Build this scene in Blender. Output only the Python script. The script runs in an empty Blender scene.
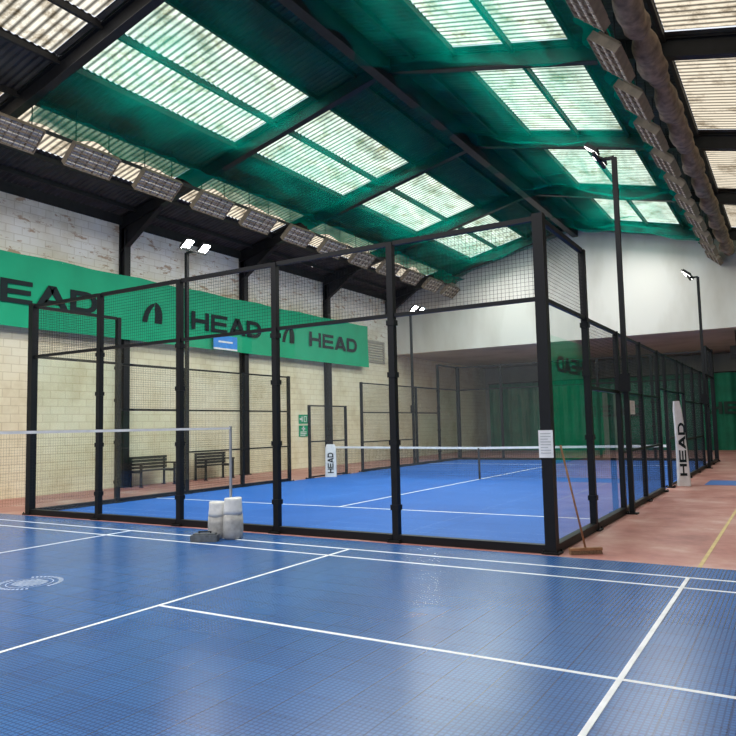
import bpy, math, random
from mathutils import Vector, Matrix, Euler
random.seed(7)
scene = bpy.context.scene
COL = bpy.context.collection
PI = math.pi

# ------------------------------------------------------------------ materials
def new_mat(name):
    m = bpy.data.materials.new(name); m.use_nodes = True
    nt = m.node_tree; nt.nodes.clear()
    out = nt.nodes.new('ShaderNodeOutputMaterial')
    return m, nt, out
def N(nt, t, **k):
    n = nt.nodes.new(t)
    for a, b in k.items(): setattr(n, a, b)
    return n
def L(nt, a, b): nt.links.new(a, b)
def ramp(nt, fac, stops):
    r = N(nt, 'ShaderNodeValToRGB')
    els = r.color_ramp.elements
    while len(els) < len(stops): els.new(0.5)
    for e, (p, c) in zip(els, stops):
        e.position = p; e.color = (c[0], c[1], c[2], 1)
    L(nt, fac, r.inputs[0]); return r.outputs[0]
def simple(name, c, rough=0.5, metal=0.0, var=0.12, scale=6.0, bump=0.0, emis=None, es=0.0, spec=0.5):
    m, nt, out = new_mat(name)
    p = N(nt, 'ShaderNodeBsdfPrincipled')
    tc = N(nt, 'ShaderNodeTexCoord')
    nz = N(nt, 'ShaderNodeTexNoise'); nz.inputs['Scale'].default_value = scale; nz.inputs['Detail'].default_value = 4
    L(nt, tc.outputs['Object'], nz.inputs['Vector'])
    lo = tuple(x * (1 - var) for x in c); hi = tuple(min(1, x * (1 + var)) for x in c)
    L(nt, ramp(nt, nz.outputs['Fac'], [(0.3, lo), (0.7, hi)]), p.inputs['Base Color'])
    p.inputs['Roughness'].default_value = rough; p.inputs['Metallic'].default_value = metal
    p.inputs['Specular IOR Level'].default_value = spec
    if bump:
        b = N(nt, 'ShaderNodeBump'); b.inputs['Strength'].default_value = bump; b.inputs['Distance'].default_value = 0.01
        L(nt, nz.outputs['Fac'], b.inputs['Height']); L(nt, b.outputs[0], p.inputs['Normal'])
    if emis:
        p.inputs['Emission Color'].default_value = (*emis, 1); p.inputs['Emission Strength'].default_value = es
    L(nt, p.outputs[0], out.inputs[0]); return m

def mat_tiles(name, c1, c2, rough, seam, spec=.5, bump=.25):
    """plastic sports tiles: fine ribs and seams"""
    m, nt, out = new_mat(name)
    p = N(nt, 'ShaderNodeBsdfPrincipled'); tc = N(nt, 'ShaderNodeTexCoord')
    nz = N(nt, 'ShaderNodeTexNoise'); nz.inputs['Scale'].default_value = 0.7; nz.inputs['Detail'].default_value = 2
    nz.inputs['Roughness'].default_value = 0.5
    L(nt, tc.outputs['Object'], nz.inputs['Vector'])
    col = ramp(nt, nz.outputs['Fac'], [(0.25, c1), (0.75, c2)])
    br = N(nt, 'ShaderNodeTexBrick'); br.offset = 0.0
    br.inputs['Scale'].default_value = 1; br.inputs['Brick Width'].default_value = seam; br.inputs['Row Height'].default_value = seam
    br.inputs['Mortar Size'].default_value = 0.004; br.inputs['Color1'].default_value = (1, 1, 1, 1); br.inputs['Color2'].default_value = (.86, .87, .9, 1)
    br.inputs['Mortar'].default_value = (.5, .5, .55, 1)
    L(nt, tc.outputs['Object'], br.inputs['Vector'])
    b2 = N(nt, 'ShaderNodeTexBrick'); b2.offset = 0.0
    b2.inputs['Scale'].default_value = 1; b2.inputs['Brick Width'].default_value = 0.034; b2.inputs['Row Height'].default_value = 0.034
    b2.inputs['Mortar Size'].default_value = 0.005; b2.inputs['Color1'].default_value = (1, 1, 1, 1); b2.inputs['Color2'].default_value = (.92, .92, .92, 1)
    b2.inputs['Mortar'].default_value = (.48, .48, .55, 1)
    L(nt, tc.outputs['Object'], b2.inputs['Vector'])
    mx = N(nt, 'ShaderNodeMix', data_type='RGBA', blend_type='MULTIPLY'); mx.inputs[0].default_value = 1
    L(nt, col, mx.inputs[6]); L(nt, br.outputs['Color'], mx.inputs[7])
    mx2 = N(nt, 'ShaderNodeMix', data_type='RGBA', blend_type='MULTIPLY'); mx2.inputs[0].default_value = 1
    L(nt, mx.outputs[2], mx2.inputs[6]); L(nt, b2.outputs['Color'], mx2.inputs[7])
    L(nt, mx2.outputs[2], p.inputs['Base Color'])
    bp = N(nt, 'ShaderNodeBump'); bp.inputs['Strength'].default_value = bump; bp.inputs['Distance'].default_value = 0.003; bp.invert = True
    L(nt, b2.outputs['Fac'], bp.inputs['Height']); L(nt, bp.outputs[0], p.inputs['Normal'])
    p.inputs['Roughness'].default_value = rough
    p.inputs['Specular IOR Level'].default_value = spec
    L(nt, p.outputs[0], out.inputs[0]); return m

def mat_red():
    m, nt, out = new_mat('red_floor_paint')
    p = N(nt, 'ShaderNodeBsdfPrincipled'); tc = N(nt, 'ShaderNodeTexCoord')
    nz = N(nt, 'ShaderNodeTexNoise'); nz.inputs['Scale'].default_value = 0.9; nz.inputs['Detail'].default_value = 9; nz.inputs['Roughness'].default_value = .65
    L(nt, tc.outputs['Object'], nz.inputs['Vector'])
    L(nt, ramp(nt, nz.outputs['Fac'], [(0.32, (.26, .09, .075)), (0.46, (.42, .165, .135)), (0.56, (.49, .24, .20)), (0.68, (.60, .40, .36))]), p.inputs['Base Color'])
    n2 = N(nt, 'ShaderNodeTexNoise'); n2.inputs['Scale'].default_value = 60
    L(nt, tc.outputs['Object'], n2.inputs['Vector'])
    b = N(nt, 'ShaderNodeBump'); b.inputs['Strength'].default_value = .2; b.inputs['Distance'].default_value = .004
    L(nt, n2.outputs['Fac'], b.inputs['Height']); L(nt, b.outputs[0], p.inputs['Normal'])
    p.inputs['Roughness'].default_value = .45
    L(nt, p.outputs[0], out.inputs[0]); return m

def mat_brick():
    m, nt, out = new_mat('painted_brick')
    p = N(nt, 'ShaderNodeBsdfPrincipled'); tc = N(nt, 'ShaderNodeTexCoord')
    sp = N(nt, 'ShaderNodeSeparateXYZ'); L(nt, tc.outputs['Object'], sp.inputs[0])
    ad = N(nt, 'ShaderNodeMath', operation='ADD'); L(nt, sp.outputs[0], ad.inputs[0]); L(nt, sp.outputs[1], ad.inputs[1])
    cb = N(nt, 'ShaderNodeCombineXYZ'); L(nt, ad.outputs[0], cb.inputs[0]); L(nt, sp.outputs[2], cb.inputs[1])
    br = N(nt, 'ShaderNodeTexBrick')
    for k, v in (('Scale', 1), ('Brick Width', .42), ('Row Height', .20), ('Mortar Size', .010), ('Bias', 0.0)): br.inputs[k].default_value = v
    br.inputs['Color1'].default_value = (1, 1, 1, 1); br.inputs['Color2'].default_value = (.94, .93, .91, 1); br.inputs['Mortar'].default_value = (.80, .77, .72, 1)
    L(nt, cb.outputs[0], br.inputs['Vector'])
    hz = N(nt, 'ShaderNodeMapRange'); hz.inputs[1].default_value = 3.6; hz.inputs[2].default_value = 6.0
    L(nt, sp.outputs[2], hz.inputs[0])
    base = ramp(nt, hz.outputs[0], [(0.0, (.87, .80, .61)), (1.0, (.93, .90, .84))])
    n1 = N(nt, 'ShaderNodeTexNoise'); n1.inputs['Scale'].default_value = .8; n1.inputs['Detail'].default_value = 7; n1.inputs['Roughness'].default_value = .6
    L(nt, tc.outputs['Object'], n1.inputs['Vector'])
    st = ramp(nt, n1.outputs['Fac'], [(0.35, (.82, .77, .68)), (0.47, (.95, .93, .88)), (0.6, (1, 1, 1))])
    mm = N(nt, 'ShaderNodeMix', data_type='RGBA', blend_type='MULTIPLY'); mm.inputs[0].default_value = 1
    L(nt, base, mm.inputs[6]); L(nt, br.outputs['Color'], mm.inputs[7])
    m2 = N(nt, 'ShaderNodeMix', data_type='RGBA', blend_type='MULTIPLY'); m2.inputs[0].default_value = 1
    L(nt, mm.outputs[2], m2.inputs[6]); L(nt, st, m2.inputs[7])
    mp = N(nt, 'ShaderNodeMapping'); mp.inputs['Scale'].default_value = (1, 1.0, 3.2); L(nt, tc.outputs['Object'], mp.inputs[0])
    n2 = N(nt, 'ShaderNodeTexNoise'); n2.inputs['Scale'].default_value = 1.9; n2.inputs['Detail'].default_value = 5; n2.inputs['Roughness'].default_value = .7
    L(nt, mp.outputs[0], n2.inputs['Vector'])
    fl = ramp(nt, n2.outputs['Fac'], [(0.585, (0, 0, 0)), (0.62, (1, 1, 1))])
    hm = N(nt, 'ShaderNodeMath', operation='MULTIPLY'); L(nt, fl, hm.inputs[0]); L(nt, hz.outputs[0], hm.inputs[1])
    m3 = N(nt, 'ShaderNodeMix', data_type='RGBA'); L(nt, hm.outputs[0], m3.inputs[0])
    L(nt, m2.outputs[2], m3.inputs[6]); m3.inputs[7].default_value = (.52, .38, .27, 1)
    L(nt, m3.outputs[2], p.inputs['Base Color'])
    b = N(nt, 'ShaderNodeBump'); b.inputs['Strength'].default_value = .4; b.inputs['Distance'].default_value = .01; b.invert = True
    L(nt, br.outputs['Fac'], b.inputs['Height']); L(nt, b.outputs[0], p.inputs['Normal'])
    p.inputs['Roughness'].default_value = .75
    L(nt, p.outputs[0], out.inputs[0]); return m

def mat_plaster(name, c, stain):
    m, nt, out = new_mat(name)
    p = N(nt, 'ShaderNodeBsdfPrincipled'); tc = N(nt, 'ShaderNodeTexCoord')
    mp = N(nt, 'ShaderNodeMapping'); mp.inputs['Scale'].default_value = (1, 1, .35); L(nt, tc.outputs['Object'], mp.inputs[0])
    n1 = N(nt, 'ShaderNodeTexNoise'); n1.inputs['Scale'].default_value = .8; n1.inputs['Detail'].default_value = 7
    L(nt, mp.outputs[0], n1.inputs['Vector'])
    L(nt, ramp(nt, n1.outputs['Fac'], [(.32, stain), (.58, c)]), p.inputs['Base Color'])
    p.inputs['Roughness'].default_value = .8
    L(nt, p.outputs[0], out.inputs[0]); return m

def mat_skylight(name, hi, lo, strength, d0=.36, d1=.52):
    m, nt, out = new_mat(name)
    tc = N(nt, 'ShaderNodeTexCoord'); sp = N(nt, 'ShaderNodeSeparateXYZ'); L(nt, tc.outputs['Object'], sp.inputs[0])
    mu = N(nt, 'ShaderNodeMath', operation='MULTIPLY'); mu.inputs[1].default_value = 2 * PI / .16; L(nt, sp.outputs[1], mu.inputs[0])
    si = N(nt, 'ShaderNodeMath', operation='SINE'); L(nt, mu.outputs[0], si.inputs[0])
    mr = N(nt, 'ShaderNodeMapRange'); mr.inputs[1].default_value = -1; mr.inputs[2].default_value = .4; mr.inputs[3].default_value = .14; mr.inputs[4].default_value = 1  # corrugation shading put into the glow strength; the sheet itself is flat
    L(nt, si.outputs[0], mr.inputs[0])
    nz = N(nt, 'ShaderNodeTexNoise'); nz.inputs['Scale'].default_value = 1.6; nz.inputs['Detail'].default_value = 9; nz.inputs['Roughness'].default_value = .78
    L(nt, tc.outputs['Object'], nz.inputs['Vector'])
    c = ramp(nt, nz.outputs['Fac'], [(d0, lo), (d1, hi)])
    em = N(nt, 'ShaderNodeEmission'); L(nt, c, em.inputs[0])
    ms = N(nt, 'ShaderNodeMath', operation='MULTIPLY'); ms.inputs[1].default_value = strength; L(nt, mr.outputs[0], ms.inputs[0])
    L(nt, ms.outputs[0], em.inputs[1])
    L(nt, em.outputs[0], out.inputs[0]); return m

def mat_net(name, c, alpha_lo, alpha_hi, scale=(.7, .22, .7), tcol=(.82, 1, .94, 1)):
    m, nt, out = new_mat(name)
    tc = N(nt, 'ShaderNodeTexCoord')
    mp = N(nt, 'ShaderNodeMapping'); mp.inputs['Scale'].default_value = scale; L(nt, tc.outputs['Object'], mp.inputs[0])
    nz = N(nt, 'ShaderNodeTexNoise'); nz.inputs['Scale'].default_value = 2.0; nz.inputs['Detail'].default_value = 2; nz.inputs['Distortion'].default_value = .8
    L(nt, mp.outputs[0], nz.inputs['Vector'])
    mr = N(nt, 'ShaderNodeMapRange'); mr.inputs[1].default_value = .32; mr.inputs[2].default_value = .7
    mr.inputs[3].default_value = alpha_lo; mr.inputs[4].default_value = alpha_hi
    L(nt, nz.outputs['Fac'], mr.inputs[0])
    tr = N(nt, 'ShaderNodeBsdfTransparent'); tr.inputs[0].default_value = tcol
    d = N(nt, 'ShaderNodeBsdfDiffuse'); d.inputs[0].default_value = (*c, 1)
    t = N(nt, 'ShaderNodeBsdfTranslucent'); t.inputs[0].default_value = (*c, 1)
    a = N(nt, 'ShaderNodeMixShader'); a.inputs[0].default_value = .6
    L(nt, d.outputs[0], a.inputs[1]); L(nt, t.outputs[0], a.inputs[2])
    b = N(nt, 'ShaderNodeMixShader'); L(nt, mr.outputs[0], b.inputs[0]); L(nt, tr.outputs[0], b.inputs[1]); L(nt, a.outputs[0], b.inputs[2])
    L(nt, b.outputs[0], out.inputs[0]); return m

def mat_glass():
    m, nt, out = new_mat('tempered_glass')
    tr = N(nt, 'ShaderNodeBsdfTransparent')
    tc = N(nt, 'ShaderNodeTexCoord'); nz = N(nt, 'ShaderNodeTexNoise'); nz.inputs['Scale'].default_value = 1.5
    L(nt, tc.outputs['Object'], nz.inputs['Vector'])
    L(nt, ramp(nt, nz.outputs['Fac'], [(.3, (.88, .945, .93)), (.7, (.92, .965, .95))]), tr.inputs[0])
    g = N(nt, 'ShaderNodeBsdfGlossy'); g.inputs['Roughness'].default_value = .015; g.inputs[0].default_value = (.95, 1, .98, 1)
    lw = N(nt, 'ShaderNodeLayerWeight'); lw.inputs[0].default_value = .5
    pw = N(nt, 'ShaderNodeMath', operation='POWER'); pw.inputs[1].default_value = 3.2; L(nt, lw.outputs['Facing'], pw.inputs[0])
    mu = N(nt, 'ShaderNodeMath', operation='MULTIPLY_ADD'); mu.inputs[1].default_value = .9; mu.inputs[2].default_value = .028; L(nt, pw.outputs[0], mu.inputs[0])
    x = N(nt, 'ShaderNodeMixShader'); L(nt, mu.outputs[0], x.inputs[0]); L(nt, tr.outputs[0], x.inputs[1]); L(nt, g.outputs[0], x.inputs[2])
    L(nt, x.outputs[0], out.inputs[0]); return m

M = {}
M['tile'] = mat_tiles('blue_sports_tile', (.026, .12, .37), (.040, .165, .46), .27, .305)
M['turf'] = mat_tiles('blue_court_carpet', (.012, .14, .56), (.035, .19, .66), .6, 2.0, .2)
M['white'] = simple('white_line_paint', (.82, .84, .86), .5)
M['yellow'] = simple('yellow_line_paint', (.60, .46, .2), .6)
M['blueline'] = simple('blue_floor_paint', (.03, .13, .42), .5)
M['red'] = mat_red()
M['brick'] = mat_brick()
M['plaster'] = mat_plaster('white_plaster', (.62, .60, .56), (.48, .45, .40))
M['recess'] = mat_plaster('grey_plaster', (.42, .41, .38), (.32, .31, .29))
M['roof'] = simple('brown_corrugated_sheet', (.05, .042, .037), .7, var=.35, scale=3)
M['steel'] = simple('dark_painted_steel', (.012, .012, .014), .5, var=.3, spec=.3)
M['purlin'] = simple('dark_purlin', (.02, .018, .016), .7, var=.3)
M['sky'] = mat_skylight('clear_skylight_sheet', (1, .975, .88), (.42, .35, .22), 1.95)
M['sky2'] = mat_skylight('aged_skylight_sheet', (.95, .84, .66), (.40, .32, .22), 1.15)
M['sky3'] = mat_skylight('stained_skylight_sheet', (.98, .93, .80), (.38, .30, .19), 1.2, .4, .56)
M['net'] = mat_net('green_netting', (.0, .29, .21), .12, .52)
M['nethem'] = mat_net('green_netting_folds', (.0, .34, .24), .5, .85)
M['black'] = simple('black_powder_coat', (.005, .0055, .007), .5, var=.2, spec=.25)
M['wire'] = simple('black_wire', (.012, .012, .014), .5, spec=.2)
M['glass'] = mat_glass()
M['banner'] = simple('green_banner_vinyl', (.0, .37, .18), .55, var=.08, scale=1.5, spec=.3)
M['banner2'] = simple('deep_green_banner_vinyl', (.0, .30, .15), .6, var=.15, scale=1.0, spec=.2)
M['bannerdark'] = simple('dark_green_curtain_cloth', (.003, .15, .08), .8, var=.25, scale=1.5)
M['ink'] = simple('black_print', (.008, .018, .02), .6, spec=.2)
M['dimink'] = simple('dark_print', (.004, .03, .02), .7)
M['cream'] = simple('aged_cream_enamel', (.56, .47, .37), .5, var=.2, scale=8)
M['brown'] = simple('dusty_brown_metal', (.22, .17, .125), .6, var=.3)
M['tube'] = simple('lamp_glass', (.70, .62, .50), .3)
M['whitep'] = simple('white_plastic', (.8, .8, .8), .45)
M['silver'] = simple('galvanised_steel', (.45, .46, .47), .35, metal=.8)
M['led'] = simple('lit_lamp_lens', (1, 1, 1), .3, emis=(1, .98, .92), es=110)
M['ledoff'] = simple('lamp_lens', (.8, .8, .8), .3, emis=(1, .98, .92), es=5)
M['sack'] = simple('grey_woven_sack', (.40, .39, .37), .95, var=.22, scale=14, bump=.5)
M['sackw'] = simple('white_woven_sack', (.70, .69, .66), .9, var=.1, scale=14, bump=.4)
M['block'] = simple('grey_cast_weight', (.10, .11, .12), .7, var=.3, scale=20)
M['wood'] = simple('worn_wood', (.34, .17, .08), .6, var=.3, scale=12)
M['bristle'] = simple('brown_bristles', (.28, .17, .10), .9, var=.4, scale=60, bump=.6)
M['blue'] = simple('blue_plastic', (.02, .25, .75), .4)
M['signgreen'] = simple('green_sign_face', (.0, .30, .14), .4)
M['grille'] = simple('grey_grille', (.40, .36, .30), .6)
M['netblack'] = simple('black_net_cord', (.02, .02, .022), .7)
M['rollnet'] = simple('rolled_brown_netting', (.24, .175, .12), .95, var=.4, scale=7, bump=.6)

# ------------------------------------------------------------------ mesh helper
class MB:
    def __init__(s): s.v = []; s.f = []; s.m = []; s.cur = 0
    def add(s, vs, fs):
        o = len(s.v); s.v += [tuple(v) for v in vs]
        for f in fs: s.f.append(tuple(o + i for i in f)); s.m.append(s.cur)
        return s
    def box(s, x0, x1, y0, y1, z0, z1):
        return s.add([(x0,y0,z0),(x1,y0,z0),(x1,y1,z0),(x0,y1,z0),(x0,y0,z1),(x1,y0,z1),(x1,y1,z1),(x0,y1,z1)],
              [(0,3,2,1),(4,5,6,7),(0,1,5,4),(1,2,6,5),(2,3,7,6),(3,0,4,7)])
    def tube(s, p, q, r, n=8, r2=None):
        p = Vector(p); q = Vector(q); d = (q - p).normalized()
        a = d.orthogonal().normalized(); b = d.cross(a); r2 = r if r2 is None else r2
        vs = [p + (a*math.cos(2*PI*i/n) + b*math.sin(2*PI*i/n))*r for i in range(n)] + \
             [q + (a*math.cos(2*PI*i/n) + b*math.sin(2*PI*i/n))*r2 for i in range(n)]
        fs = [(i, (i+1) % n, n+(i+1) % n, n+i) for i in range(n)] + [tuple(range(n))[::-1], tuple(range(n, 2*n))]
        return s.add(vs, fs)
    def beam(s, p, q, w, h):
        p = Vector(p); q = Vector(q); d = (q-p).normalized()
        a = d.cross(Vector((0, 0, 1)))
        a = a.normalized() if a.length > 1e-5 else Vector((1, 0, 0))
        b = a.cross(d).normalized()
        c = [(-1,-1),(1,-1),(1,1),(-1,1)]
        vs = [p + a*w/2*i + b*h/2*j for i, j in c] + [q + a*w/2*i + b*h/2*j for i, j in c]
        return s.add(vs, [(0,1,2,3),(7,6,5,4),(0,4,5,1),(1,5,6,2),(2,6,7,3),(3,7,4,0)])
    def lathe(s, prof, n=20, cx=0, cy=0, cz=0, sq=1.0, cap=True, wob=0.0):
        o = []
        for k, (r, z) in enumerate(prof):
            for i in range(n):
                a = 2*PI*i/n; w = 1 + wob*math.sin(3*a + k*.5) + wob*.3*math.sin(5*a - k*.3)
                o.append((cx + r*w*math.cos(a), cy + r*w*sq*math.sin(a), cz + z + (wob*.15*math.sin(2*a+k*.3) if 0 < k else 0)))
        fs = [(k*n+i, k*n+(i+1) % n, (k+1)*n+(i+1) % n, (k+1)*n+i) for k in range(len(prof)-1) for i in range(n)]
        fs += [tuple(range(n))[::-1]]
        if cap: fs += [tuple((len(prof)-1)*n + i for i in range(n))]
        return s.add(o, fs)
    def build(s, name, mat, parent=None, smooth=False, world=False, xf=None):
        me = bpy.data.meshes.new(name)
        vs = s.v
        if xf is not None: vs = [tuple(xf @ Vector(v)) for v in vs]
        if parent is not None and world:
            l = parent.location if parent.parent is None else parent.parent.location
            vs = [(v[0]-l[0], v[1]-l[1], v[2]-l[2]) for v in vs]
        me.from_pydata(vs, [], s.f)
        for mm in (mat if isinstance(mat, (list, tuple)) else [mat]): me.materials.append(mm)
        me.polygons.foreach_set('material_index', s.m)
        if smooth: me.polygons.foreach_set('use_smooth', [True]*len(s.f))
        me.update()
        o = bpy.data.objects.new(name, me); COL.objects.link(o)
        if parent is not None: o.parent = parent
        return o
def tag(o, label=None, cat=None, group=None, kind=None):
    if label: o['label'] = label
    if cat: o['category'] = cat
    if group: o['group'] = group
    if kind: o['kind'] = kind
    return o
def thing(name, label, cat, loc=(0,0,0), rz=0, group=None):
    o = bpy.data.objects.new(name, None); COL.objects.link(o); o.empty_display_size = .1
    o.location = loc; o.rotation_euler = (0, 0, rz)
    return tag(o, label, cat, group)
def struct(name, mb, mat, **k): return tag(mb.build(name, mat, **k), kind='structure')
def copy_tree(o, parent=None):
    c = o.copy(); COL.objects.link(c); c.parent = parent
    for ch in list(o.children): copy_tree(ch, c)
    return c

# lettering, as flat polygons in a (u,v) plane
def letter(ch):
    w = 1.25; S = .28; T = .22
    R = lambda a, b, c, d: [(a, b), (c, b), (c, d), (a, d)]
    if ch == 'H': return [R(0,0,S,1), R(w-S,0,w,1), R(S,.5-T/2,w-S,.5+T/2)]
    if ch == 'E': return [R(0,0,S,1), R(S,0,w,T-.02), R(S,.39,w-.06,.60), R(S,1-T+.02,w,1)]
    if ch == 'A':
        W = 1.4
        return [[(0,0),(.33,0),(.78,.75),(.53,1)], [(W,0),(W-.33,0),(.62,.75),(W-.53,1)], [(.53,1),(.70,.70),(W-.53,1)], [(.34,.16),(W-.34,.16),(W-.44,.35),(.44,.35)]]
    if ch == 'D':
        P = [R(0,0,S,1), R(S,0,.72,T), R(S,1-T,.72,1)]
        n = 8
        o = [(.72+.56*math.sin(PI*i/n), .5-.5*math.cos(PI*i/n)) for i in range(n+1)]
        q = [(.72+.28*math.sin(PI*i/n), .5-.28*math.cos(PI*i/n)) for i in range(n+1)]
        return P + [[o[i], o[i+1], q[i+1], q[i]] for i in range(n)]
ADV = {'H': 1.40, 'E': 1.36, 'A': 1.47, 'D': 1.3}
def word(mb, text, o, u, v, h, length):
    tot = sum(ADV[c] for c in text) - .04
    k = length / tot; x = 0; o = Vector(o); u = Vector(u); v = Vector(v)
    for c in text:
        for poly in letter(c):
            mb.add([o + u*((x+a)*k) + v*(b*h) for a, b in poly], [tuple(range(len(poly)))])
        x += ADV[c]
def ski_mark(mb, o, u, v, h):
    """ski-tip emblem: a broad rounded right limb and a slimmer left limb, split by a thin gap at the top"""
    o = Vector(o); u = Vector(u); v = Vector(v); n = 12
    for sx, wo, wi, top, g, t1 in ((-1, .56, .27, .78, .035, .93), (1, .56, .10, .60, .0, 1.0)):
        out = [(sx*(wo*(1-(i/n)**2.6)**.6 + g) + .16*i/n, t1*i/n) for i in range(n+1)]
        inn = [(sx*(wi*(1-(i/n)**2.0)**.8 + g) + .12*i/n, top*i/n) for i in range(n+1)]
        for i in range(n): mb.add([o + u*(p[0]*h) + v*(p[1]*h) for p in (out[i], out[i+1], inn[i+1], inn[i])], [(0,1,2,3)])

# ------------------------------------------------------------------ camera
cx, cy, cz, yaw, pit, rol, F = 2.51389, -8.20445, 1.51861, .54407, .08293, -.02190, 703.3
cd = bpy.data.cameras.new('camera'); cam = bpy.data.objects.new('camera', cd); COL.objects.link(cam); scene.camera = cam
fw = Vector((-math.sin(yaw)*math.cos(pit), math.cos(yaw)*math.cos(pit), math.sin(pit)))
rt = Vector((math.cos(yaw), math.sin(yaw), 0)); up = rt.cross(fw)
r2 = rt*math.cos(rol) + up*math.sin(rol); u2 = -rt*math.sin(rol) + up*math.cos(rol)
cam.matrix_world = Matrix(((r2.x, u2.x, -fw.x, cx), (r2.y, u2.y, -fw.y, cy), (r2.z, u2.z, -fw.z, cz), (0, 0, 0, 1)))
cd.sensor_width = 36; cd.sensor_fit = 'HORIZONTAL'; cd.lens = F/736*36; cd.clip_end = 200; cd.clip_start = .05

# ------------------------------------------------------------------ constants of the hall
XW, XE = -13.5, 5.0
YB, YG, YR = -13.0, 20.6, 32.0
XR, ZR, SL = -4.8, 9.74, .24
def roofz(x): return ZR - SL*abs(x - XR)
RAFT = [-10.1, -5.1, -.1, 4.95, 9.95, 14.95, 19.95]
YE = -.22

# ------------------------------------------------------------------ floors
f = MB()
f.box(XW, XE, YE, YR, -.1, 0)
f.cur = 1
f.box(1.55, 1.59, -.2, 9.8, 0, .002)
f.cur = 2
f.box(.6, XE, 9.9, 11.3, 0, .002)
struct('floor', f, [M['red'], M['yellow'], M['blueline']])
f = MB()
f.box(XW, XE, YB, YE, -.1, .014)
f.cur = 1
Z0, Z1 = .014, .0165
def hl(x0, x1, y, w=.035): f.box(x0, x1, y-w/2, y+w/2, Z0, Z1)
def vl(x, y0, y1, w=.035): f.box(x-w/2, x+w/2, y0, y1, Z0, Z1+.0002)
XN, YC = -4.28, -3.83
for s in (-1, 1):
    hl(XN-6.7, XN+6.7, YC + s*3.05); hl(XN-6.7, XN+6.7, YC + s*2.59)
    vl(XN + s*6.7, YC-3.05, YC+3.05); vl(XN + s*(6.7-.76-.12), YC-3.05, YC+3.05)
    vl(XN + s*1.98, YC-3.05, YC+3.05)
    hl(min(XN+s*1.98, XN+s*6.7), max(XN+s*1.98, XN+s*6.7), YC)
f.cur = 2
EX, EY = XN+.06, YC+.05
def ringseg(r0, r1, a0, a1, n=3):
    for i in range(n):
        a = a0 + (a1-a0)*i/n; b = a0 + (a1-a0)*(i+1)/n
        f.add([(EX+r*math.cos(t), EY+r*math.sin(t), Z1) for r, t in ((r0,a),(r1,a),(r1,b),(r0,b))], [(0,1,2,3)])
for k in range(44):
    if k % 22 < 18: ringseg(.27, .315, 2*PI*k/44, 2*PI*(k+.55)/44, 1)
ringseg(.215, .224, 0, 2*PI, 40)
for j in range(-4, 5):
    y = j*.034; hw = .175*math.sqrt(max(0, 1-(y/.165)**2))
    f.add([(EX-hw, EY+y-.008, Z1), (EX+hw, EY+y-.008, Z1), (EX+hw, EY+y+.009, Z1), (EX-hw, EY+y+.009, Z1)], [(0,1,2,3)])
struct('floor', f, [M['tile'], M['white'], simple('pale_line_paint', (.45, .53, .68), .5)])
f = MB()
f.box(-9.95, -.05, .05, 19.95, .0, .012)
f.cur = 1
for y in (3.05, 16.95): f.box(-9.95, -.05, y-.025, y+.025, .012, .014)
f.box(-5.025, -4.975, 3.05, 16.95, .012, .0142)
struct('floor', f, [M['turf'], M['white']])

# ------------------------------------------------------------------ walls
w = MB(); w.box(XW-.3, XW, YB, YG, -.1, 7.35); struct('wall_left', w, M['brick'])
w = MB(); w.box(XW-.3, XW, YG, YR, -.1, 4.85); struct('wall_left', w, M['brick'])
w = MB(); w.box(XW-.05, XW+.04, YB, YG, 7.35, 7.62); struct('trim_1', w, M['purlin'])
w = MB()
w.add([(XW, YG, 4.85), (XE, YG, 4.85), (XE, YG, roofz(XE)), (XR, YG, ZR), (XW, YG, roofz(XW)),
       (XW, YG+.3, 4.85), (XE, YG+.3, 4.85), (XE, YG+.3, roofz(XE)), (XR, YG+.3, ZR), (XW, YG+.3, roofz(XW))],
      [(0,1,2,3,4), (9,8,7,6,5), (0,5,6,1)])
struct('wall_gable', w, M['plaster'])
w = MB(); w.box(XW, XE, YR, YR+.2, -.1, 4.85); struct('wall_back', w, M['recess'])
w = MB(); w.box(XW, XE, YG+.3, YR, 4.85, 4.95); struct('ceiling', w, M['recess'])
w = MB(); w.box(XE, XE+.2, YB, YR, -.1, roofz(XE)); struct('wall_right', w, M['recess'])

# ------------------------------------------------------------------ roof
def corr(mb, x0, x1, y0, y1, dz=0.0, step=.0375, amp=.018):
    n = int(round((y1-y0)/step)); vs = []; fs = []
    for i in range(n+1):
        y = y0 + (y1-y0)*i/n; o = amp*math.sin(2*PI*y/.15) + dz
        vs += [(x0, y, roofz(x0)+o), (x1, y, roofz(x1)+o)]
    for i in range(n): fs.append((2*i, 2*i+1, 2*i+3, 2*i+2))
    mb.add(vs, fs)
SKY = [(-11.95, -10.6, 'sky2'), (-9.1, -7.95, 'sky'), (-7.87, -6.7, 'sky'), (-3.1, -1.95, 'sky'), (-1.85, -.7, 'sky'), (.95, 2.15, 'sky2')]
def sheets(x0, x1, panels, name):
    mb = MB(); x = x0
    for a, b in panels + [(x1, x1)]:
        if a > x: corr(mb, x, a, YB, YG)
        if b > a:
            yy = YB
            for k in range(len(RAFT)):
                y0 = RAFT[k] + .2; y1 = (RAFT[k+1] - .2) if k+1 < len(RAFT) else None
                corr(mb, a, b, yy, y0)
                if y1 is None: yy = y0; break
                yy = y1
            corr(mb, a, b, yy, YG)
        x = b
    struct(name, mb, M['roof'])
sheets(XW-.3, XR, [(a, b) for a, b, c in SKY if b < XR], 'ceiling')
sheets(XR, XE+.2, [(a, b) for a, b, c in SKY if a > XR], 'ceiling')
wn = 0
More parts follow.
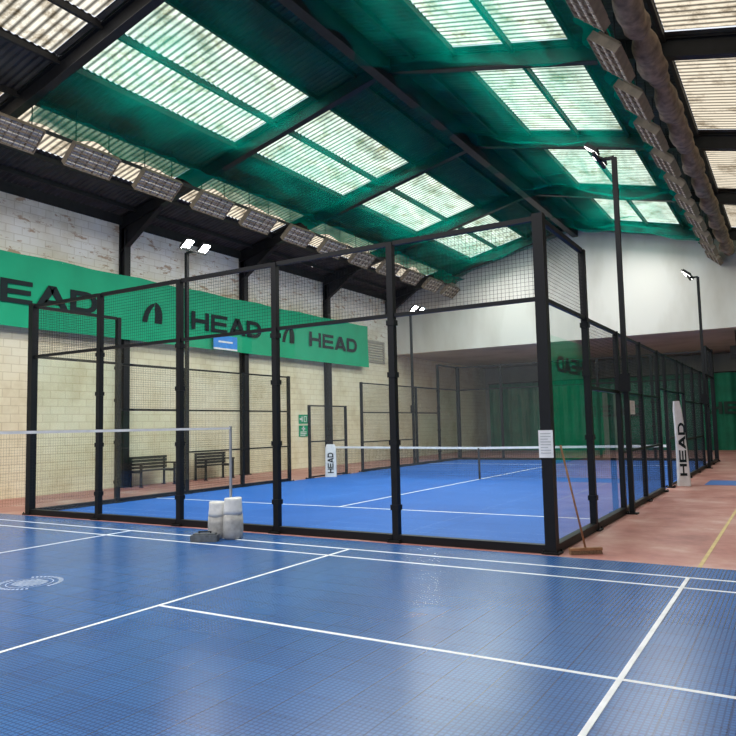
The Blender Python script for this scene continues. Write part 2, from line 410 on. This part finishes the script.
for a, b, c in SKY:
    for k in range(len(RAFT)-1):
        wn += 1; mb = MB(); y0 = RAFT[k]+.2; y1 = RAFT[k+1]-.2
        mb.add([(a, y0, roofz(a)+.01), (b, y0, roofz(b)+.01), (b, y1, roofz(b)+.01), (a, y1, roofz(a)+.01)], [(0, 1, 2, 3)])
        mt = M['sky3'] if (k < 2 and c == 'sky') else M[c]
        struct('window_%d' % wn, mb, mt)
# daylight coming in under each pair of clear sheets
def area(x, y, z, sx, sy, power, rx=0, ry=0, col=(1, .98, .95)):
    ld = bpy.data.lights.new('daylight_and_fill', 'AREA'); ld.shape = 'RECTANGLE'; ld.size = sx; ld.size_y = sy; ld.energy = power; ld.color = col
    lo = bpy.data.objects.new('daylight_and_fill', ld); COL.objects.link(lo); lo.location = (x, y, z); lo.rotation_euler = (rx, ry, 0)
for k in range(len(RAFT)-1):
    ym = (RAFT[k]+RAFT[k+1])/2
    for xm, sg in ((-7.9, -1), (-1.9, 1)):
        area(xm, ym, roofz(xm)-.95, 2.1, 4.2, 195, 0, sg*math.atan(SL))
        area(xm, ym, roofz(xm)-.14, 2.2, 4.3, 60, 0, sg*math.atan(SL))
area(-3, 26, 4.7, 6, 5, 110, 0, 0)  # fill lamp added to brighten the far recess, which has no skylight
tn = 1
def trim(mb, m):
    global tn; tn += 1
    return struct('trim_%d' % tn, mb, m)
for y in RAFT:
    mb = MB()
    D = .36
    for s in (-1, 1):
        xe = XW if s < 0 else XE
        for (zo, h, wd) in ((-.06-.01, .02, .16), (-.06-D/2, D-.04, .03), (-.06-D+.01, .02, .18)):
            mb.beam((xe, y, roofz(xe)+zo), (XR, y, ZR+zo), wd, h)
        mb.add([(xe, y-.02, roofz(xe)-.4), (xe - s*1.6, y-.02, roofz(xe-s*1.6)-.4), (xe, y-.02, roofz(xe)-1.1),
                (xe, y+.02, roofz(xe)-.4), (xe - s*1.6, y+.02, roofz(xe-s*1.6)-.4), (xe, y+.02, roofz(xe)-1.1)],
               [(0,1,2), (5,4,3), (0,3,4,1), (1,4,5,2)])
        mb.beam((xe, y, roofz(xe)-1.1), (xe-s*1.6, y, roofz(xe-s*1.6)-.42), .16, .03)
    trim(mb, M['steel'])
for y in RAFT[:-1]:
    mb = MB(); mb.box(XW, XW+.03, y-.1, y+.1, 0, 7.4); mb.box(XW+.22, XW+.25, y-.1, y+.1, 0, 7.2); mb.box(XW+.03, XW+.22, y-.02, y+.02, 0, 7.4)
    mb.box(XW, XW+.3, y-.14, y+.14, 0, .03)
    trim(mb, M['steel'])
PX = [-12.95, -12.1, -10.45, -9.15, -7.91, -6.65, -5.6, -4.1, -3.15, -1.9, -.65, .9, 2.2, 3.4, 4.6]
for x in PX:
    mb = MB(); mb.box(x-.035, x+.035, YB, YG, roofz(x)-.13, roofz(x)-.02); trim(mb, M['purlin'])
mb = MB(); mb.box(XR-.11, XR+.11, YB, YG, ZR-.64, ZR-.12); trim(mb, M['steel'])

# ------------------------------------------------------------------ green netting under the roof
XL, XRR = -10.2, .3
mb = MB(); nx = 84; ny = 190; vs = []
y0, y1 = -.05, 20.5
def sagy(y):
    for a, b in zip(RAFT, RAFT[1:]):
        if a <= y <= b: return math.sin(PI*(y-a)/(b-a))
    return 0
for j in range(ny+1):
    y = y0 + (y1-y0)*j/ny
    for i in range(nx+1):
        x = XL + (XRR-XL)*i/nx
        d = max(0.0, min(x-XL, XRR-x))
        sg = sagy(y)
        z = roofz(x) - .37 - sg**.6*(.26 + .12*math.sin(x*1.9+y*.8)) * min(1, .4+d/.6)
        if d < .7: z -= .16*(1-d/.7)
        q = min(1, sg*3)
        z += q*(.08*math.sin(y*4.2 + 1.6*math.sin(x*1.1)) + .04*math.sin(x*3.6+y*2))
        vs.append((x, y, z))
fs = [(j*(nx+1)+i, j*(nx+1)+i+1, (j+1)*(nx+1)+i+1, (j+1)*(nx+1)+i) for j in range(ny) for i in range(nx)]
mb.add(vs, fs)
o = thing('safety_net', 'green mesh safety netting hung under the whole roof between the two rows of caged lights', 'net', (XR, 6, 8.8))
mb.build('netting', M['net'], o, smooth=True, world=True)
for side, xx in ((-1, XL), (1, XRR)):
    mb = MB(); vs = []; n = 200
    for j in range(n+1):
        y = y0 + (y1-y0)*j/n
        w1 = .05*math.sin(y*8)+.04*math.sin(y*3.1)
        sg = .10*abs(math.sin(PI*(y+.4)/1.87))
        zb = roofz(xx) - .66 + .05*math.sin(y*5)
        vs += [(xx + w1*.3, y, zb + .02 - sg), (xx - side*(.12) + w1, y, zb + .13-sg), (xx - side*.45 + w1, y, roofz(xx - side*.45) - .56 - sg*.8)]
    fs = []
    for j in range(n):
        for k in range(2): fs.append((3*j+k, 3*j+k+1, 3*j+k+4, 3*j+k+3))
    mb.add(vs, fs); mb.build('gathered_hem', M['nethem'], o, smooth=True, world=True)

# ------------------------------------------------------------------ caged roof lights
def make_light(side):
    t = thing('caged_light', '', 'ceiling light')
    th = math.radians(42)*side
    R = Matrix.Rotation(th, 4, 'Y')
    b = MB(); b.box(-.27, .27, -.58, .58, .02, .10); b.box(-.20, .20, -.52, .52, .10, .15)
    b.build('housing', M['brown'], t, xf=R)
    b = MB()
    for i in range(3): b.box(-.27+.18*i-.005, -.27+.18*i+.01, -.58, .58, -.045, .02)
    b.box(.26, .272, -.58, .58, -.045, .02)
    for j in range(6):
        y = -.58 + 1.146*j/5; b.box(-.27, .27, y, y+.014, -.04, .02)
    b.build('louvre', M['brown'], t, xf=R)
    for i in range(3):
        b = MB(); xx = -.18+.18*i
        b.box(xx-.08, xx+.08, -.56, .56, .0, .018); b.build('reflector', M['cream'], t, xf=R)
        b = MB(); b.tube((xx, -.54, -.02), (xx, .54, -.02), .018, 8); b.build('tube', M['tube'], t, smooth=True, xf=R)
    b = MB()
    for j in range(5): b.tube((-.27, -.465+.229*j, -.05), (.27, -.465+.229*j, -.05), .004, 4)
    for i in range(4): b.tube((-.27+.18*i, -.57, -.05), (-.27+.18*i, .57, -.05), .005, 4)
    b.build('wire_guard', M['brown'], t, xf=R)
    for y in (-.42, .42):
        b = MB(); b.tube((0, y, .12), (0, y, 1.0), .012, 6); b.build('hanger', M['steel'], t)
    return t
FY = [-.4, 1.45, 3.3, 5.15, 7.0, 8.87, 10.74, 12.6, 14.5, 16.37, 18.24, 20.0]
ordw = ['first', 'second', 'third', 'fourth', 'fifth', 'sixth', 'seventh', 'eighth', 'ninth', 'tenth', 'eleventh', 'twelfth', 'thirteenth']
for side, xx, ttl, grp in ((-1, XL, 'brick wall', 'caged lights on the brick wall side'), (1, XRR, 'open aisle', 'caged lights on the aisle side')):
    proto = make_light(side)
    for i, y in enumerate(FY):
        t = proto if i == 0 else copy_tree(proto)
        t.location = (xx, y, 7.38)
        t['group'] = grp
        t['label'] = 'caged cream roof light, %s from the camera in the row on the %s side' % (ordw[i], ttl)
    mb = MB(); mb.box(xx-.03, xx+.03, YB, YG, 7.62, 7.68); trim(mb, M['steel'])
mb = MB(); n = 340; k = 12; vs = []
for j in range(n+1):
    y = -6 + 26.4*j/n
    tie = abs(math.sin(PI*(y+.4)/1.87))
    r = .13 + .085*tie**.6 + .015*math.sin(y*9); sg = .13*tie
    for i in range(k):
        a = 2*PI*i/k; vs.append((.78 + r*math.cos(a)*(1+.10*math.sin(2*y+i)), y, 7.70 - sg + r*math.sin(a)))
fs = [(j*k+i, j*k+(i+1) % k, (j+1)*k+(i+1) % k, (j+1)*k+i) for j in range(n) for i in range(k)]
mb.add(vs, fs)
tag(mb.build('rolled_net', M['rollnet'], smooth=True), 'rolled brown netting bundle sagging beside the aisle row of caged lights', 'net')

# ------------------------------------------------------------------ padel cage
cage = thing('court_cage', 'black steel and glass cage with wire mesh tops around the blue court', 'cage', (-5, 10, 0))
def part(mb, name, mat, parent=cage, **k): return mb.build(name, mat, parent, world=True, **k)
def post(x, y, h, s=.09, brk=None):
    b = MB(); b.box(x-s/2, x+s/2, y-s/2, y+s/2, 0, h)
    o = part(b, 'post', M['black'])
    c = MB(); c.box(x-.10, x+.10, y-.10, y+.10, 0.0, .025)
    for i in (-.08, .08):
        for j in (-.08, .08): c.tube((x+i, y+j, .02), (x+i, y+j, .05), .012, 6)
    c.build('base_plate', M['black'], o, world=True)
    if brk:
        for z in brk:
            c = MB()
            c.box(x-.06, x+.06, y-.055, y+.055, z-.035, z+.035)
            c.build('glass_clamp', M['black'], o, world=True)
def wires(ax, c, a0, a1, z0, z1, pitch=.05, r=.0023):
    b = MB(); n = int(round((a1-a0)/pitch)); m = int(round((z1-z0)/pitch))
    P = (lambda a, z: (a, c, z)) if ax == 'x' else (lambda a, z: (c, a, z))
    for i in range(1, n): a = a0+(a1-a0)*i/n; b.tube(P(a, z0), P(a, z1), r, 3)
    for i in range(1, m): z = z0+(z1-z0)*i/m; b.tube(P(a0, z), P(a1, z), r, 3)
    part(b, 'mesh_panel', M['wire'])
def rail(ax, c, a0, a1, z, s=.05, t=.05):
    b = MB()
    if ax == 'x': b.box(a0, a1, c-s/2, c+s/2, z-t/2, z+t/2)
    else: b.box(c-s/2, c+s/2, a0, a1, z-t/2, z+t/2)
    part(b, 'rail', M['black'])
def glass(ax, c, a0, a1, z0, z1):
    b = MB()
    if ax == 'x': b.add([(a0, c, z0), (a1, c, z0), (a1, c, z1), (a0, c, z1)], [(0, 1, 2, 3)])
    else: b.add([(c, a0, z0), (c, a1, z0), (c, a1, z1), (c, a0, z1)], [(0, 1, 2, 3)])
    part(b, 'glass_panel', M['glass'])
FX = [-10, -8.03, -6.04, -4.05, -2.06, 0]
for Y in (0, 20):
    for x in FX[1:-1]: post(x, Y, 4.0, .09, (.45, 1.3, 2.2, 2.9))
    for a, b_ in zip(FX, FX[1:]):
        glass('x', Y, a+.06, b_-.06, .1, 2.96)
        wires('x', Y, a+.05, b_-.05, 3.02, 3.97)
        rail('x', Y, a+.05, b_-.05, 3.0); rail('x', Y, a+.05, b_-.05, 3.98, .06, .06)
        rail('x', Y, a+.05, b_-.05, .05, .10, .10)
for X in (0, -10):
    near = X == 0
    for Y in (0, 20): post(X, Y, 4.03, .13)
    for Y in (2, 18): post(X, Y, 4.0, .09, (.45, 1.3, 2.2, 2.9))
    for Y in (4, 6, 8, 12, 14, 16): post(X, Y, 3.02, .08)
    for Y in (9, 11): post(X, Y, 3.02 if near else 2.2, .07)
    for a, b_ in ((0, 2), (18, 20)):
        glass('y', X, a+.08, b_-.08, .1, 2.96); wires('y', X, a+.06, b_-.06, 3.02, 3.97)
        rail('y', X, a+.06, b_-.06, 3.0); rail('y', X, a+.06, b_-.06, 3.98, .06, .06); rail('y', X, a+.06, b_-.06, .05, .1, .1)
    for a, b_ in ((2, 4), (16, 18)):
        glass('y', X, a+.06, b_-.06, .1, 1.96); wires('y', X, a+.05, b_-.05, 2.02, 2.97)
        rail('y', X, a+.05, b_-.05, 2.0); rail('y', X, a+.05, b_-.05, 2.99); rail('y', X, a+.05, b_-.05, .05, .1, .1)
    for a, b_ in ((4, 6), (6, 8), (12, 14), (14, 16)):
        wires('y', X, a+.04, b_-.04, .1, 2.97)
        for z in (.05, 1.0, 2.0, 2.99): rail('y', X, a+.04, b_-.04, z, .04 if z > .1 else .08, .04 if z > .1 else .08)
    if near:
        wires('y', X, 9.04, 10.96, .1, 2.97)
        for z in (.05, 1.1, 2.18, 2.99): rail('y', X, 9.04, 10.96, z, .04, .04)
        for a, b_ in ((8, 9), (11, 12)):
            wires('y', X, a+.04, b_-.04, 2.22, 2.97); rail('y', X, a+.04, b_-.04, 2.2, .04, .04); rail('y', X, a+.04, b_-.04, 2.99, .04, .04)
    else:
        wires('y', X, 9.04, 10.96, .1, 2.17)
        for z in (.05, 1.1, 2.18): rail('y', X, 9.04, 10.96, z, .04, .04)

# ------------------------------------------------------------------ padel net
n = thing('court_net', 'black court net with white top tape across the middle of the caged court', 'net', (-5, 10, 0))
def netz(x): return .92 - .04*(1-abs((x+5)/5))
b = MB()
for i in range(1, 196): x = -9.85 + 9.7*i/196; b.tube((x, 10, .05), (x, 10, netz(x)), .0035, 3)
for j in range(1, 17):
    for s in range(2):
        xa, xb = (-9.85, -5) if s == 0 else (-5, -.15)
        b.tube((xa, 10, .05+(netz(xa)-.05)*j/17), (xb, 10, .05+(netz(xb)-.05)*j/17), .0035, 3)
part(b, 'net_mesh', M['netblack'], n)
b = MB()
for xa, xb in ((-9.85, -5), (-5, -.15)): b.beam((xa, 10, netz(xa)-.02), (xb, 10, netz(xb)-.02), .02, .06)
part(b, 'top_tape', M['whitep'], n)
b = MB(); b.box(-5.025, -4.975, 9.985, 10.015, 0.012, .86); part(b, 'center_strap', M['netblack'], n)
for x in (-9.88, -.12):
    b = MB(); b.tube((x, 10, 0.012), (x, 10, 1.0), .04, 12); part(b, 'post', M['black'], n)

def pad(name, label, x, y, z0, z1, w, th, rz, top=.9, lean=0.0):
    t = thing(name, label, 'pad', (x, y, z0), rz)
    b = MB(); h = z1-z0; k = 6
    pts = []
    for i in range(k+1): a = -PI/2+PI*i/k; pts.append((w/2-.05+.05*math.cos(a), th/2*math.sin(a)))
    for i in range(k+1): a = PI/2+PI*i/k; pts.append((-w/2+.05+.05*math.cos(a), th/2*math.sin(a)))
    m = len(pts); lv = 10
    sc = lambda f: (1 + (top-1)*f) * (1 if f < .9 else 1-.25*((f-.9)/.1)**2)
    dx = lambda f: lean*f*f
    vs = [(p[0]*sc(l/lv)+dx(l/lv), p[1]*(1-.2*l/lv), h*l/lv) for l in range(lv+1) for p in pts]
    fs = [(l*m+i, l*m+(i+1) % m, (l+1)*m+(i+1) % m, (l+1)*m+i) for l in range(lv) for i in range(m)]
    b.add(vs, fs + [tuple(range(m))[::-1], tuple(range(lv*m, (lv+1)*m))])
    b.build('cover', M['whitep'], t, smooth=False)
    b = MB()
    word(b, 'HEAD', (w*.25+dx(.3), -th/2-.004, h*.12), (0, 0, 1), (-1, 0, 0), w*.50, h*.62)
    tag(b.build('lettering', M['ink'], t), 'black vertical lettering')
    return t
pad('padding_cover', 'tall white padded cover with vertical black lettering outside the cage at the near net post', .22, 9.5, .0, 1.95, .30, .14, math.radians(18), .6, -.07)
pad('padding_cover', 'short white padded cover with vertical black lettering at the net end by the benches', -9.72, 9.7, .012, 1.0, .36, .12, math.radians(28))

# ------------------------------------------------------------------ floodlight masts
def mast(x, y, towards, lit, label, top=6.25, hs=1.0):
    t = thing('floodlight_mast', label, 'floodlight', (x, y, 0), 0, 'floodlight masts along the cage')
    b = MB(); b.box(-.04, .04, -.04, .04, 0, top); b.box(-.09, .09, -.09, .09, 0, .02); b.build('pole', M['black'], t)
    A = .25*towards
    b = MB(); b.box(A-.025, A+.025, -.40, .40, top-.02, top+.03); b.box(min(0, A), max(0, A), -.025, .025, top-.02, top+.03); b.build('crossarm', M['black'], t)
    b = MB(); b.box(-.08, .08, -.07, -.03, 2.0, 2.3) ; b.build('switch_box', M['black'], t)
    for yy in (-.28, .28):
        R = Matrix.Translation((A+.06*towards, yy, top+.10)) @ Matrix.Rotation(-towards*math.radians(38), 4, 'Y') @ Matrix.Scale(hs, 4)
        b = MB(); b.box(-.16, .16, -.13, .13, 0, .045)
        for i in range(6): b.box(-.13, .13, -.12+.045*i, -.11+.045*i, .045, .08)
        h = b.build('lamp_head', M['black'], t, xf=R)
        b = MB(); b.box(-.14, .14, -.11, .11, -.006, -.001); b.build('lens', M['led'] if lit else M['ledoff'], h, xf=R)
        b = MB(); b.tube((A, yy, top), (A+.06*towards, yy, top+.12), .015, 6); b.build('bracket', M['black'], t)
    return t
mast(.13, 4.0, -1, False, 'tall black floodlight mast nearest the camera on the aisle side of the cage', 6.0, .8)
mast(.13, 16.0, -1, False, 'black floodlight mast at the far end of the aisle side', 6.0)
mast(-10.13, 4.15, 1, True, 'brightly lit floodlight mast in front of the green banner', 5.9)
mast(-10.13, 16.0, 1, True, 'lit floodlight mast farthest off by the far end of the brick wall', 5.9)

# ------------------------------------------------------------------ badminton net
PXN = -4.38; PYN = -.63
bn = thing('badminton_net', 'badminton net with white top tape strung from a silver post', 'net', (PXN, PYN, .014))
b = MB(); b.tube((PXN, PYN, .014), (PXN, PYN, 1.57), .02, 14); b.lathe([(.06, .014), (.06, .03), (.025, .035)], 16, PXN, PYN, 0); b.build('post', M['silver'], bn, world=True)
b = MB(); b.tube((PXN, -7.1, .014), (PXN, -7.1, 1.57), .02, 14); b.build('post', M['silver'], bn, world=True)
b = MB(); b.box(PXN-.01, PXN+.01, -7.1, PYN-.02, 1.52, 1.55); b.build('top_tape', M['whitep'], bn, world=True)
b = MB()
for i in range(1, 218): y = -7.1+6.4*i/218; b.tube((PXN, y, .79), (PXN, y, 1.52), .0007, 3)
for j in range(0, 24): z = .79 + .71*j/24; b.tube((PXN, -7.1, z), (PXN, PYN, z), .0007, 3)
b.build('net_mesh', M['netblack'], bn, world=True)

def sack(x, y, h, r, rz, label):
    t = thing('sandbag', label, 'sandbag', (x, y, .014), rz, 'sandbags at the badminton post')
    b = MB(); b.lathe([(r*.80, 0), (r*.97, .025), (r*1.06, h*.20), (r*1.05, h*.42), (r*.99, h*.60)], 32, sq=.9, wob=.025)
    b.build('sack_body', M['sack'], t, smooth=True)
    b = MB(); b.lathe([(r*1.0, h*.60), (r*.98, h*.70), (r*.92, h*.82), (r*.90, h*.92), (r*.90, h*.98), (r*.84, h*1.0), (r*.78, h*.96), (r*.74, h*.86), (r*.2, h*.85)], 32, sq=.9, wob=.02)
    b.build('white_rim', M['sackw'], t, smooth=True)
sack(-4.50, -.78, .50, .125, .3, 'grey sandbag with white top, the one farther from the silver post')
sack(-4.24, -.74, .56, .135, 1.2, 'grey sandbag with white top, the taller one against the silver post')
t = thing('post_weight', 'low dark grey weight block lying on blue tiles before the sandbags', 'weight', (-4.44, -1.08, .014), .5)
b = MB(); b.box(-.18, .18, -.08, .08, 0, .09); b.box(-.15, .15, -.06, .06, .09, .11); b.build('weight_block', M['block'], t)
b = MB(); b.tube((-.08, 0, .11), (-.08, 0, .13), .01, 6); b.tube((.08, 0, .11), (.08, 0, .13), .01, 6); b.tube((-.09, 0, .13), (.09, 0, .13), .01, 6); b.build('handle', M['black'], t)

# ------------------------------------------------------------------ broom
t = thing('broom', 'wooden broom leaning against the near corner of the cage', 'broom', (.35, .12, 0))
b = MB(); b.tube((.0, 0, .07), (-.22, -.06, 1.25), .012, 10); b.build('handle', M['wood'], t, smooth=True)
R = Matrix.Rotation(math.radians(35), 4, 'Z')
b = MB(); b.box(-.19, .19, -.028, .028, .045, .075); b.build('head', M['wood'], t, xf=R)
b = MB()
for i in range(20):
    for j in range(4):
        x = -.178+.0188*i; y = -.021+.014*j; b.tube((x, y, .047), (x*1.04, y*1.2, .002), .006, 5)
b.build('bristles', M['bristle'], t, xf=R)

# ------------------------------------------------------------------ notices
def plate(name, label, cat, x, y, z, w, h, normal, mat, lines=None, linemat=None, lname='print'):
    t = thing(name, label, cat, (x, y, z))
    b = MB(); b.box(-w/2, w/2, -.006, .006, -h/2, h/2)
    R = Matrix.Rotation({'-y': 0, '+x': PI/2}[normal], 4, 'Z')
    b.build('plate', mat, t, xf=R)
    if lines:
        b = MB()
        for (a, c, d, e) in lines: b.add([(a*w, -.009, c*h), (d*w, -.009, c*h), (d*w, -.009, e*h), (a*w, -.009, e*h)], [(0,1,2,3)])
        b.build(lname, linemat, t, xf=R)
    return t
rows = [(-.36, y, .36 - .2*(i % 3 == 2), y+.03) for i, y in enumerate((.36, .26, .16, .06, -.04, -.14, -.24, -.34))]
greyp = simple('grey_print', (.45, .46, .47), .6)
plate('notice', 'white paper notice on the near corner post of the cage', 'notice', 0.0, -.075, 1.27, .17, .32, '-y', M['whitep'], rows, greyp)
plate('notice', 'white notice on the mesh side just behind the nearest floodlight mast', 'notice', .05, 4.85, 1.75, .42, .24, '+x', M['whitep'], rows, greyp)
plate('safety_sign', 'green and white emergency sign low on the brick wall beyond the benches', 'sign', XW+.02, 13.4, 1.85, .55, .34, '+x', M['signgreen'],
      [(-.42, -.1, -.08, .1), (-.2, -.3, -.1, .3), (.05, -.32, .12, .32), (.05, .25, .38, .32), (.31, -.32, .38, .32), (.05, -.32, .38, -.25)], M['whitep'], 'pictogram')
plate('safety_sign', 'green and white first aid sign below the emergency sign on brick wall', 'sign', XW+.02, 13.4, 1.4, .55, .42, '+x', M['signgreen'],
      [(-.08, .02, .08, .42), (-.2, .15, .2, .28), (-.36, -.12, .36, -.05), (-.36, -.27, .36, -.2), (-.36, -.42, .2, -.35)], M['whitep'], 'pictogram')
plate('blue_sign', 'small blue plate with a white strip over the lower edge of the green banner', 'sign', XW+.44, 8.7, 4.30, 1.1, .46, '+x', M['blue'],
      [(-.5, -.5, .5, -.38), (-.3, .0, .3, .12)], M['whitep'])

# ------------------------------------------------------------------ banners
XBN = XW + .34
t = thing('banner', 'long green banner with black lettering hung high on the brick wall', 'banner', (XBN, 9, 4.1))
b = MB(); vs = []; n_ = 260; y0, y1 = -2.2, 17.75
for j in range(n_+1):
    y = y0+(y1-y0)*j/n_
    for k in range(9):
        z = 4.06 + 1.80*k/8 - (.035*abs(math.sin(PI*(y-y0)/2.5)) if k == 8 else 0)
        vs.append((XBN + .014*math.sin(y*2.2+k*.4) + .010*math.sin(y*6.1-k*.7), y, z))
fs = [(j*9+k, (j+1)*9+k, (j+1)*9+k+1, j*9+k+1) for j in range(n_) for k in range(8)]
b.add(vs, fs); b.build('cloth', M['banner'], t, smooth=True, world=True)
for yc, ln in ((2.08, 3.6), (8.93, 3.3), (15.1, 3.4)):
    b = MB(); word(b, 'HEAD', (XBN+.027, yc-ln/2, 4.62), (0, 1, 0), (0, 0, 1), .56, ln)
    tag(b.build('lettering', M['ink'], t, world=True), 'black capital lettering')
for yc in (5.75, 12.1):
    b = MB(); ski_mark(b, (XBN+.027, yc, 4.62), (0, 1, 0), (0, 0, 1), .62)
    tag(b.build('emblem', M['ink'], t, world=True), 'black bent ski tip emblem')
for y in [y0+.1+i*(y1-y0-.2)/8 for i in range(9)]:
    b = MB(); b.tube((XBN, y, 5.82), (XW, y, 5.95), .008, 5); b.build('cord', M['whitep'], t, world=True)
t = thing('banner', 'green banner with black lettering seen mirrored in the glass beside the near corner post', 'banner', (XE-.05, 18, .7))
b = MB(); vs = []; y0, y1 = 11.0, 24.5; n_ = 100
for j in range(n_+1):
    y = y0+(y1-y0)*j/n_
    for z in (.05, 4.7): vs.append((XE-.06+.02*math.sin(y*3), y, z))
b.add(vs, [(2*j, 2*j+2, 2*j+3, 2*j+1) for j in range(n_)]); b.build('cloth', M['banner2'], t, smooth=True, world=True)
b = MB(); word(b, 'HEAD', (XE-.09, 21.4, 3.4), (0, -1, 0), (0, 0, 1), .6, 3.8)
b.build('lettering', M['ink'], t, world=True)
area(3.2, 18, 6.6, 1.5, 6, 80, 0, math.radians(-40))  # unseen lamp tilted at the right-wall banner, no skylight directly above it

t = thing('curtain', 'dark green hanging curtain with faint lettering at the far end', 'curtain', (-4, 30, 0))
b = MB(); vs = []; n_ = 300; x0, x1 = -12.5, 4.6
for j in range(n_+1):
    x = x0+(x1-x0)*j/n_
    for z in (0.0, 3.75): vs.append((x, 30+.05*math.sin(x*7)+.03*math.sin(x*17), z))
b.add(vs, [(2*j, 2*j+2, 2*j+3, 2*j+1) for j in range(n_)]); b.build('cloth', M['bannerdark'], t, smooth=True, world=True)
for xc in (-6.0, 0.0):
    b = MB(); word(b, 'HEAD', (xc-1.2, 29.9, 1.75), (1, 0, 0), (0, 0, 1), .6, 3.0); b.build('lettering', M['dimink'], t, world=True)
b = MB(); b.tube((x0, 30, 3.78), (x1, 30, 3.78), .03, 8); b.build('curtain_rail', M['steel'], t, world=True)

t = thing('wall_vent', 'louvred grey wall vent right of the green banner end', 'vent', (XW, 18.9, 4.85))
b = MB(); b.box(XW, XW+.06, 18.1, 18.18, 4.35, 5.35); b.box(XW, XW+.06, 19.6, 19.68, 4.35, 5.35); b.box(XW, XW+.06, 18.1, 19.68, 4.35, 4.43); b.box(XW, XW+.06, 18.1, 19.68, 5.27, 5.35)
b.build('frame', M['grille'], t, world=True)
b = MB()
for i in range(8): b.beam((XW+.03, 18.18, 4.47+.11*i), (XW+.03, 19.6, 4.47+.11*i), .05, .05)
b.build('slats', M['grille'], t, world=True)

t = thing('loudspeaker', 'small black loudspeaker hanging under the gable at the far right', 'speaker', (.75, 21.5, 4.0))
b = MB(); b.box(-.2, .2, -.15, .15, -.25, .25); b.build('cabinet', M['black'], t)
b = MB(); b.lathe([(.12, 0), (.10, .012), (.02, .004)], 16); b.build('cone', M['steel'], t, xf=Matrix.Translation((0, -.15, 0)) @ Matrix.Rotation(PI/2, 4, 'X'))
b = MB(); b.tube((0, 0, .25), (0, 0, .85), .02, 6); b.build('bracket', M['black'], t)

# ------------------------------------------------------------------ benches
def make_bench():
    t = thing('bench', '', 'bench', (0,0,0), 0, 'benches along the brick wall')
    for y in (-.6, .6):
        b = MB()
        b.box(-.22, -.17, y-.025, y+.025, 0, .82); b.box(.20, .25, y-.025, y+.025, 0, .62); b.box(-.2, .25, y-.02, y+.02, .38, .43)
        b.box(-.2, .27, y-.03, y+.03, .60, .64); b.box(-.27, -.15, y-.03, y+.03, 0, .02); b.box(.17, .29, y-.03, y+.03, 0, .02)
        b.build('side_frame', M['black'], t)
    for i in range(4):
        b = MB(); b.box(-.16+.10*i, -.08+.10*i, -.66, .66, .43, .455); b.build('seat_slat', M['steel'], t)
    for i in range(4):
        b = MB(); b.box(-.17, -.145, -.66, .66, .48+.09*i, .555+.09*i); b.build('back_slat', M['steel'], t)
    return t
bp = make_bench(); bp.location = (XW+.50, 5.65, 0) ; bp['label'] = 'dark slatted bench by brick wall, the one nearer the camera'
b2 = copy_tree(bp); b2.location = (XW+.50, 8.1, 0); b2['label'] = 'dark slatted bench by brick wall, the one nearer the caged court net'

# ------------------------------------------------------------------ light
wd = bpy.data.worlds.new('world'); scene.world = wd; wd.use_nodes = True
bg = wd.node_tree.nodes['Background']; bg.inputs[0].default_value = (.86, .91, 1, 1); bg.inputs[1].default_value = 1.15
scene.view_settings.view_transform = 'Standard'
